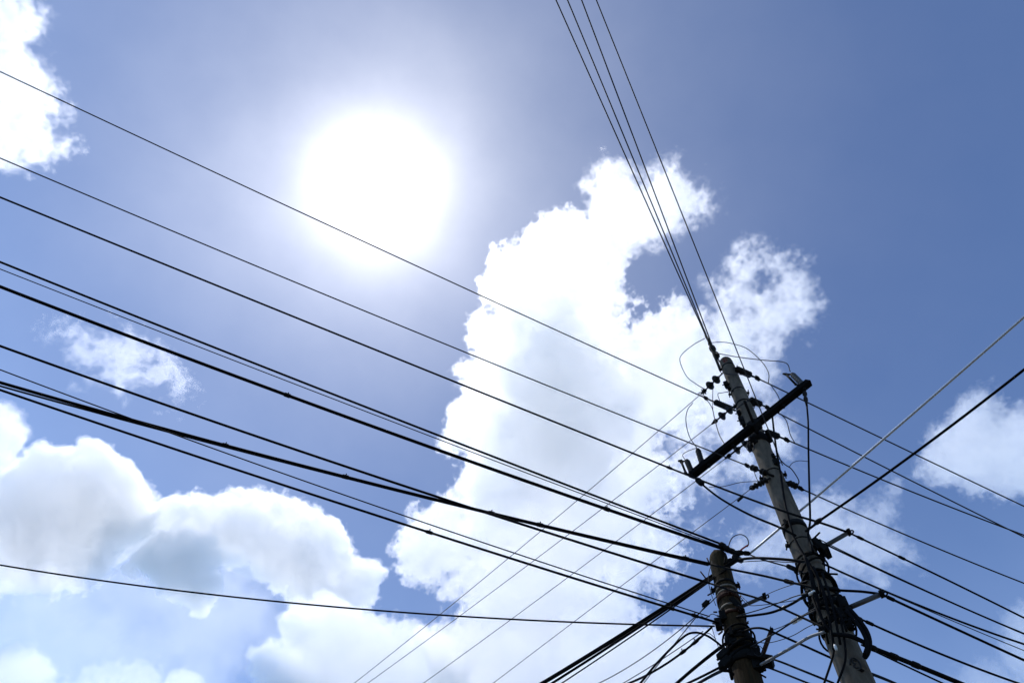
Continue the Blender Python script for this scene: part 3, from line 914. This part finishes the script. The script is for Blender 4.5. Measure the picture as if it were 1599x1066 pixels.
hose('drop_cable', 'black cable hanging below the tangle in front of the tall shaft, right one', 'cable', None, [P1.on(1312, 965, .2), P1.on(1318, 995, .2), P1.on(1320, 1030, .2), P1.on(1308, 1066, .2), P1.on(1302, 1090, .2)], 3.6)
hose('cable_loop', 'large black cable loop bulging from the right side of the tall shaft', 'cable', None, [P1.on(1326, 950, .18), P1.on(1340, 966, .2), P1.on(1353, 985, .2), P1.on(1358, 1003, .2), P1.on(1355, 1018, .2), P1.on(1350, 1026, .2)], 8.0)
hose('cable_loop', 'inner black cable loop nested in the large one beside the tall shaft', 'cable', None, [P1.on(1322, 953, .2), P1.on(1338, 972, .22), P1.on(1349, 990, .22), P1.on(1354, 1006, .22), P1.on(1350, 1022, .22)], 6.0)

# tangle of slack cable lashed round the tall shaft, each coil a cable of its own
rng = random.Random(8)
GT = 'slack cables wound on the poles'
COILS = [(P1, 1270, 893, .6, 1.2), (P1, 1282, 922, .9, 0.4), (P1, 1288, 938, .7, 3.0), (P1, 1298, 964, .9, 4.4), (P1, 1306, 990, .6, 0.9),
         (P2, 1152, 1000, .4, 1.0), (P2, 1158, 1020, .6, 2.2)]
HOW = ['just under the upper bracket', 'at the bright metal clip', 'above the lower bracket root', 'below the lower bracket', 'at the foot of the tangle',
       'at the dark middle band', 'under the middle band']
for (P, px, py, tilt, ph), how in zip(COILS, HOW):
    t = P.axis(P.on(px, py))
    u = P.s; w = P.a.cross(u)
    pts = []
    n = 46
    for i in range(n + 1):
        a = ph + 2 * math.pi * 1.7 * i / n
        rr = P.r(t) + 0.022 + 0.012 * math.sin(a * 1.3 + ph)
        dt = 0.10 * (i / n - .5) + tilt * 0.10 * math.sin(a + ph)
        pts.append(P.top + P.a * (t + dt) + (u * math.cos(a) + w * math.sin(a)) * rr)
    pts.append(pts[-1] + P.a * 0.10 + (pts[-1] - pts[-2]) * 0.6)
    tag(MB().tube(pts, rng.uniform(.007, .012), 7).build('wound_cable', M['rubber']), ('black cable wound round the tall shaft ' if P is P1 else 'black cable wound round the short pole ') + how, 'cable', GT)
STR = [((1262, 880), (1270, 920), (1290, 985)), ((1270, 885), (1288, 930), (1300, 1000)), ((1284, 895), (1300, 945), (1312, 1005)), ((1280, 905), (1294, 960), (1302, 1015)), ((1268, 930), (1280, 960), (1300, 990)), ((1290, 930), (1312, 960), (1322, 985)), ((1256, 868), (1268, 900), (1280, 950))]
WH = ['leftmost of the tangle', 'through the middle of the tangle', 'right of the tangle centre', 'ending in a pale tip below the tangle', 'slanting across the lower tangle', 'toward the big loop', 'above the tangle']
for (a, b, c), how in zip(STR, WH):
    hose('wound_cable', 'black cable running down the tall shaft ' + how, 'cable', GT, [P1.on(*a, .19), P1.on(*b, .22), P1.on(*c, .2)], rng.uniform(3.2, 5.0))
tag(MB().lathe(P1.on(1303, 1006, .22), P1.a, [(0, .006), (.015, .010), (.04, .009), (.05, .004)], 8).build('cable_tip', M['sleeve']), 'tiny pale cable end showing below the tangle', 'cable end')
print('spans', SPANS)
# ------------------------------------------------------------------ clouds: real bodies of droplets some hundred metres up
def poly_sd(pts, X, Y):
    """signed distance to a closed outline, positive inside"""
    P = np.array(pts, dtype=np.float32)
    d2 = np.full(X.shape, 1e12, np.float32)
    inside = np.zeros(X.shape, bool)
    for (x0, y0), (x1, y1) in zip(P, np.roll(P, -1, axis=0)):
        ex, ey = x1 - x0, y1 - y0
        t = np.clip(((X - x0) * ex + (Y - y0) * ey) / max(ex * ex + ey * ey, 1e-6), 0, 1)
        d2 = np.minimum(d2, (X - x0 - t * ex) ** 2 + (Y - y0 - t * ey) ** 2)
        c = ((y0 > Y) != (y1 > Y))
        if y1 != y0:
            inside ^= c & (X < (x1 - x0) * (Y - y0) / (y1 - y0) + x0)
    d = np.sqrt(d2)
    return np.where(inside, d, -d)


def fractal(shape, rng, beta, low, cell):
    """random field with a power-law spectrum, unit variance; nothing longer than `low`"""
    f = [np.fft.fftfreq(n) for n in shape[:-1]] + [np.fft.rfftfreq(shape[-1])]
    k2 = (f[0][:, None, None] ** 2 + f[1][None, :, None] ** 2 + f[2][None, None, :] ** 2).astype(np.float32)
    k0 = cell / low
    amp = (k2 + k0 * k0) ** (-beta / 4)
    amp[0, 0, 0] = 0
    w = rng.standard_normal(shape).astype(np.float32)
    n = np.fft.irfftn(np.fft.rfftn(w) * amp, s=shape, axes=(0, 1, 2)).astype(np.float32)
    return (n - n.mean()) / n.std()


def lobes_noise(I, size, rng):
    """rounded lobes with creases between them (inverted distance to scattered points), at integer grid positions I"""
    p = I.astype(np.float32) / size
    base = np.floor(p).astype(np.int32)
    fr = p - base
    n = base.max(0) + 3
    J = rng.random((n[0] + 1, n[1] + 1, n[2] + 1, 3)).astype(np.float32)
    best = np.full(len(I), 9.0, np.float32)
    for a in (-1, 0, 1):
        for b in (-1, 0, 1):
            for c in (-1, 0, 1):
                q = J[base[:, 0] + a + 1, base[:, 1] + b + 1, base[:, 2] + c + 1]
                d = (q[:, 0] + a - fr[:, 0]) ** 2 + (q[:, 1] + b - fr[:, 1]) ** 2 + (q[:, 2] + c - fr[:, 2]) ** 2
                best = np.minimum(best, d)
    return 1.0 - 1.9 * np.sqrt(best) * np.sqrt(np.sqrt(best))


def surface_nets(F):
    """quads round F > 0"""
    S = F > 0
    nx, ny, nz = F.shape
    c = [(i, j, k) for i in (0, 1) for j in (0, 1) for k in (0, 1)]
    cnt = np.zeros((nx - 1, ny - 1, nz - 1), np.uint8)
    for i, j, k in c:
        cnt += S[i:nx - 1 + i, j:ny - 1 + j, k:nz - 1 + k]
    act = (cnt > 0) & (cnt < 8)
    idx = np.full(act.shape, -1, np.int32)
    A = np.argwhere(act)
    idx[act] = np.arange(len(A), dtype=np.int32)
    vals = {q: F[A[:, 0] + q[0], A[:, 1] + q[1], A[:, 2] + q[2]] for q in c}
    acc = np.zeros((len(A), 3), np.float32)
    num = np.zeros(len(A), np.float32)
    for q in c:
        for ax in range(3):
            if q[ax]:
                continue
            r = list(q); r[ax] = 1; r = tuple(r)
            a, b = vals[q], vals[r]
            m = (a > 0) != (b > 0)
            t = np.where(m, a / np.where(m, a - b, 1), 0)
            p = np.zeros((len(A), 3), np.float32) + np.array(q, np.float32)
            p[:, ax] = t
            acc[m] += p[m]
            num += m
    V = A + acc / num[:, None]
    quads = []
    for ax in range(3):
        o1, o2 = [(1, 2), (2, 0), (0, 1)][ax]
        lo = [slice(1, n - 1) for n in F.shape]
        lo[ax] = slice(0, F.shape[ax] - 1)
        hi = list(lo); hi[ax] = slice(1, F.shape[ax])
        s0, s1 = S[tuple(lo)], S[tuple(hi)]
        E = np.argwhere(s0 != s1)
        if not len(E):
            continue
        flip = s0[s0 != s1]
        for d in range(3):
            if d != ax:
                E[:, d] += 1
        def at(a, b):
            G = E.copy(); G[:, o1] -= a; G[:, o2] -= b
            return idx[G[:, 0], G[:, 1], G[:, 2]]
        Q = np.stack([at(1, 1), at(0, 1), at(0, 0), at(1, 0)], 1)
        Q[~flip] = Q[~flip][:, ::-1]
        quads.append(Q)
    return V, np.concatenate(quads)


def mesh_from(name, V, Q):
    me = bpy.data.meshes.new(name)
    me.vertices.add(len(V))
    me.vertices.foreach_set('co', V.astype(np.float32).ravel())
    me.loops.add(Q.size)
    me.loops.foreach_set('vertex_index', Q.astype(np.int32).ravel())
    me.polygons.add(len(Q))
    me.polygons.foreach_set('loop_start', np.arange(0, Q.size, 4, dtype=np.int32))
    me.update(calc_edges=True)
    return me


def droplets(name, density, g):
    m = bpy.data.materials.new(name)
    m.use_nodes = True
    nt = m.node_tree
    nt.nodes.clear()
    o = nt.nodes.new('ShaderNodeOutputMaterial')
    v = nt.nodes.new('ShaderNodeVolumeScatter')
    v.inputs['Color'].default_value = (1, 1, 1, 1)
    v.inputs['Density'].default_value = density
    v.inputs['Anisotropy'].default_value = g
    nt.links.new(v.outputs[0], o.inputs['Volume'])
    return m


def make_cloud(label, lobes, dist, seed, cell=3.0, amp=14.0, low=160.0, beta=4.6, billow=0.5, shells=((0, .03),), g=0.7, depth_gap=None, group=None, grow=0.4, ragged=None, puff=None, holes=()):
    """lobes: (outline, depth offset, roundness) with lengths in units of dist / FPX; shells: (level, density per metre)"""
    rng = np.random.default_rng(seed)
    xs = [p[0] for l in lobes for p in l[0]]
    ys = [p[1] for l in lobes for p in l[0]]
    pad = 3 * amp + 12
    half = max(math.sqrt(2 * l[2] * (l[3] if len(l) > 3 else 120)) + abs(l[1]) for l in lobes) + pad
    x = np.arange(min(xs) - pad, max(xs) + pad, cell, dtype=np.float32)
    y = np.arange(min(ys) - pad, max(ys) + pad, cell, dtype=np.float32)
    z = np.arange(-half, half, cell * 1.25, dtype=np.float32)
    X, Y = np.meshgrid(x, y, indexing='ij')
    F = None
    for l in lobes:
        sd = poly_sd(l[0], X, Y)
        if len(l) > 3:
            sd = np.minimum(sd, l[3] * (1 - np.exp(-np.maximum(sd, 0) / l[3])) + np.minimum(sd, 0))
        for fx, fy, fr_, fs in (l[4] if len(l) > 4 else ()):      # places where the body thins out slowly
            sd = sd * (1 - (1 - fs) * np.exp(-((X - fx) ** 2 + (Y - fy) ** 2) / (fr_ * fr_)) * (sd > 0))
        zz = (z - l[1])
        f = sd[:, :, None] - (zz * zz / (2 * l[2]))[None, None, :]
        f = np.maximum(f, -np.float32(4 * amp + 20))
        F = f if F is None else np.maximum(F, f)
    n = fractal(F.shape, rng, beta, low, cell)
    if billow:
        b = fractal(F.shape, rng, beta, low * 0.45, cell)
        n = n * (1 - billow) + billow * 1.6 * (0.75 - np.abs(b))
    if ragged:
        w = np.ones(X.shape, np.float32)
        for rx, ry, rr, rk in ragged:
            w += (rk - 1) * np.exp(-((X - rx) ** 2 + (Y - ry) ** 2) / (rr * rr))
        F = F + amp * (n * w[:, :, None] + grow - 0.35 * (w[:, :, None] - 1))
    else:
        F = F + amp * (n + grow)
    if puff:
        A, s0 = puff
        I = np.argwhere((F > -1.6 * A - 14) & (F < 1.6 * A + 14))
        P = I * np.array((1, 1, 1.25), np.float32) * cell
        e = np.zeros(len(I), np.float32)
        for k, wgt in ((1.0, .56), (0.5, .32), (0.24, .17)):
            e += wgt * lobes_noise(P, s0 * k, rng)
        F[I[:, 0], I[:, 1], I[:, 2]] += A * e
    for hx, hy, hr, hd in holes:                          # thin places where the sky shows through
        F = F - (hd * np.exp(-((X - hx) ** 2 + (Y - hy) ** 2) / (hr * hr)))[:, :, None]
    F[0], F[-1] = -99, -99
    F[:, 0], F[:, -1] = -99, -99
    F[:, :, 0], F[:, :, -1] = -99, -99
    s = dist / FPX
    cx, cyy = float(np.mean(xs)), float(np.mean(ys))
    root = bpy.data.objects.new('cloud', None)
    COL.objects.link(root)
    root['label'] = label
    root['category'] = 'cloud'
    if group:
        root['group'] = group
    ax = (x[0] - cx, y[0] - cyy, z[0])
    for lev, dens in shells:
        V, Q = surface_nets(F - lev)
        V = V * np.array((cell, cell, cell * 1.25)) + np.array(ax)
        V = V * np.array((s, -s, s))
        me = mesh_from('droplet_body', V, Q[:, ::-1])
        ob = bpy.data.objects.new('droplet_body', me)
        me.materials.append(droplets('cloud_droplets', dens, g))
        ob.parent = root
        COL.objects.link(ob)
        print('cloud', label[:30], F.shape, lev, len(Q))
    root.matrix_world = Matrix.Translation(EYE + ROT @ Vector(((cx - PW / 2) * s, (PH / 2 - cyy) * s, -dist))) @ ROT.to_4x4()
    return root


CL_MAIN = [(985,380),(968,405),(962,440),(985,455),(1000,472),(975,490),(985,512),(1010,500),(1030,485),(1060,478),(1068,490),(1095,498),(1100,540),(1095,600),(1085,660),(1075,740),(1080,800),(1120,840),(1080,870),(1040,885),(1020,900),(1000,935),(975,960),(800,960),(709,951),(695,928),(704,897),(668,910),(632,901),(614,865),(619,830),(644,809),(683,780),(702,767),(720,738),(735,718),(715,705),(690,700),(694,670),(707,641),(738,626),(723,605),(721,580),(735,555),(730,530),(745,500),(772,475),(760,440),(780,400),(805,380),(840,350),(870,338),(905,346),(930,352),(937,340)]
CL_SPUR = [(937,340),(922,320),(917,290),(930,265),(945,252),(965,262),(985,270),(1000,285),(1020,275),(1040,254),(1055,268),(1080,283),(1100,300),(1108,320),(1095,340),(1065,355),(1040,368),(1010,382),(985,380),(960,395),(935,380)]
CL_BRANCH = [(1060,520),(1095,498),(1110,470),(1105,440),(1130,425),(1145,390),(1165,383),(1180,405),(1210,410),(1245,395),(1250,430),(1275,480),(1260,510),(1225,530),(1215,560),(1200,600),(1225,660),(1240,690),(1235,715),(1200,725),(1170,760),(1130,800),(1120,840),(1060,830),(1040,760),(1050,650)]
CL_CORE = [(770,460),(850,410),(910,430),(950,500),(980,550),(1030,600),(1040,700),(1000,800),(920,850),(790,840),(715,790),(725,700),(745,600),(760,530)]
CL_SKIRT = [(704,900),(760,840),(900,800),(1060,800),(1100,800),(1120,840),(1080,870),(1040,885),(1020,900),(1000,935),(1010,955),(1045,990),(1080,995),(1110,985),(1140,975),(1150,1010),(1160,1130),(700,1130),(650,990),(709,945)]
make_cloud('towering bright white cumulus filling the middle between the sun and the poles', [(CL_MAIN, 0, 18, 42), (CL_CORE, 0, 38, 115, ((860, 840, 120, .35), (1010, 720, 90, .4), (850, 430, 70, .5))), (CL_SKIRT, 0, 18, 38)], 1000, 3, cell=2.1, amp=10, low=45, beta=4.0, puff=(30, 84), grow=-.5, shells=((-4, .010), (0, .034)),
           ragged=((1010, 300, 70, 1.4), (1060, 880, 90, 2.2), (1000, 480, 60, 1.6), (700, 860, 60, 1.5), (1080, 740, 110, 2.6), (930, 930, 80, 1.6)),
           holes=((1048, 690, 30, 48), (1072, 745, 26, 44), (1090, 825, 42, 44), (985, 845, 18, 32), (1030, 790, 22, 34), (940, 905, 24, 30), (1010, 610, 16, 20)))
make_cloud('torn white cloud tuft crossed by the four wires rising from the tall pole', [(CL_SPUR, 0, 20, 38)], 1020, 34, cell=2.2, amp=16, low=60, beta=4.3, grow=0.2, shells=((-8, .004), (-1, .010), (8, .02)))
make_cloud('torn wispy white cloud behind the tip of the tall pole', [(CL_BRANCH, 0, 18, 38)], 1040, 33, cell=2.4, amp=17, low=70, beta=4.3, grow=0.1, shells=((-9, .003), (-1, .008), (8, .016)),
           ragged=((1200, 430, 90, 1.7), (1120, 760, 110, 1.7)),
           holes=((1195, 440, 26, 24), (1120, 705, 28, 28), (1105, 795, 42, 42), (1175, 640, 22, 22)))
CL_LOW = [(395,1038),(400,1018),(420,1006),(452,1005),(443,985),(441,965),(470,950),(520,940),(555,955),(590,965),(620,975),(660,985),(720,1010),(730,1130),(400,1130),(405,1070)]
make_cloud('broad white cumulus along the lower edge left of the short pole', [(CL_LOW, 0, 24, 40)], 1060, 5, cell=2.4, amp=5, low=60, beta=4.3, puff=(23, 66), shells=((-3, .010), (1, .034)))
CL_LEFT = [(-60,760),(0,742),(30,725),(60,702),(95,705),(125,690),(150,700),(185,712),(215,735),(232,770),(238,800),(225,830),(190,865),(165,905),(110,925),(40,920),(-60,930)]
CL_ARCH = [(190,800),(245,782),(290,775),(320,770),(360,768),(410,775),(460,790),(500,788),(530,810),(545,840),(560,872),(602,885),(590,915),(565,945),(510,945),(450,925),(430,900),(400,870),(330,860),(250,850),(170,870)]
CL_KNOB = [(205,872),(230,850),(275,840),(310,850),(326,880),(330,915),(318,955),(300,970),(270,950),(240,935),(200,905),(160,900),(175,885)]
CL_BUD = [(334,888),(345,874),(365,875),(385,890),(400,905),(380,912),(360,900)]
CL_VEIL = [(-60,830),(100,820),(250,900),(400,890),(440,920),(450,970),(420,1010),(385,1040),(330,1120),(100,1120),(-60,1120)]
make_cloud('grey bellied cumulus with a bright rounded crown above the lone low wire', [(CL_LEFT, 0, 18, 38, ((60, 920, 70, .5), (-20, 920, 70, .5)))], 1500, 11, cell=2.4, amp=5, low=60, beta=4.3, puff=(24, 70), shells=((-3, .014), (1, .036)), ragged=((60, 930, 90, 2.0), (180, 890, 60, 2.0)))
make_cloud('long arching cumulus with a soft grey underside below the dark cable bundle', [(CL_ARCH, 20, 16, 32)], 1600, 12, cell=2.4, amp=6, low=60, beta=4.3, puff=(22, 64), shells=((-3, .012), (1, .042)), ragged=((280, 850, 80, 1.6), (470, 925, 80, 1.5)))
make_cloud('round cauliflower cloud knob with a bright sunlit rim crossed by the lone wire', [(CL_KNOB, -40, 20, 34)], 1400, 13, cell=2, amp=3, low=50, beta=4.3, puff=(20, 40), shells=((-2, .015), (1, .038)), ragged=((200, 920, 60, 2.0),))
make_cloud('tiny bright cloud bud floating beside the round cauliflower knob', [(CL_BUD, -30, 15, 20)], 1450, 14, cell=2, amp=4, low=30, beta=5, shells=((-2, .006), (1, .02)))
make_cloud('thin pale veil of cloud low on the left', [(CL_VEIL, 0, 50, 50)], 1900, 15, cell=5, amp=24, low=170, beta=4.4, billow=0.2, shells=((-16, .0008), (0, .0008), (16, .0009)))
make_cloud('ragged white cloud in the upper left corner', [([(-60,-40),(30,-20),(70,30),(65,80),(75,110),(100,165),(88,205),(125,232),(100,252),(60,260),(20,265),(-60,262)], 0, 22, 36)], 1200, 16, cell=2.4, amp=16, low=65, beta=4.3, shells=((-7, .004), (0, .009), (9, .016)), grow=-.25)
make_cloud('small white cloud cut by the left edge under the dark cable bundle', [([(-60,615),(0,628),(30,645),(43,680),(22,718),(0,742),(-60,760)], 0, 30, 35)], 1300, 17, amp=7, low=60, shells=((-3, .006), (3, .02)))
make_cloud('low white puff in the bottom left corner', [([(-40,1020),(15,1008),(50,1012),(80,1050),(85,1120),(-40,1120)], 0, 30, 35)], 1300, 18, amp=7, low=50, shells=((-3, .006), (3, .02)))
make_cloud('small bright puff peeking up at the lower edge beside the broad white cumulus', [([(258,1060),(268,1046),(290,1043),(312,1060),(315,1110),(255,1110)], 0, 20, 25)], 1350, 19, cell=2, amp=4, low=35, shells=((-2, .006), (1, .02)))
make_cloud('faint low cloud wisps between the two lower edge puffs', [([(105,1055),(150,1045),(200,1038),(245,1045),(250,1110),(100,1110)], 0, 18, 30)], 1350, 20, amp=14, low=50, beta=4.4, shells=((-5, .003), (4, .01)))
make_cloud('feathery streak of high white wisps between the left cables', [([(85,510),(120,505),(180,515),(230,530),(265,560),(275,585),(312,605),(290,620),(250,605),(200,610),(160,600),(130,585),(105,560)], 0, 6, 20)], 2600, 21, cell=2, amp=19, low=60, beta=4.3, billow=0.3, grow=-0.25, shells=((-10, .0012), (0, .0022), (9, .003)))
make_cloud('white cloud with torn edges under the rising cable on the right', [([(1440,742),(1450,705),(1465,680),(1500,640),(1540,612),(1562,640),(1568,662),(1600,640),(1660,650),(1660,770),(1520,765),(1490,752)], 0, 30, 40)], 1250, 22, cell=2.4, amp=12, low=50, beta=4.2, grow=0.15, puff=(11, 46), shells=((-6, .005), (1, .018)))
make_cloud('thin ragged cloud patch behind the shaft of the tall pole', [([(1215,770),(1300,765),(1345,785),(1397,757),(1402,800),(1385,822),(1432,850),(1432,885),(1380,905),(1300,912),(1240,890),(1180,900),(1130,880),(1160,820)], 0, 16, 40)], 1250, 23, cell=2.4, amp=21, low=65, beta=4.3, grow=-0.25, shells=((-7, .004), (4, .010)))
make_cloud('white cloud fragment at the right edge above the lowest wires', [([(1560,1030),(1575,965),(1610,945),(1660,950),(1660,1060),(1600,1060)], 0, 20, 30)], 1250, 24, cell=2.4, amp=11, low=45, beta=4.5, shells=((-5, .004), (4, .008)))
make_cloud('faint cloud wisp in the lower right corner', [([(1490,1060),(1530,1035),(1570,1050),(1600,1060),(1600,1120),(1490,1120)], 0, 16, 30)], 1250, 25, cell=2.4, amp=13, low=45, beta=4.4, shells=((-5, .003), (4, .006)))
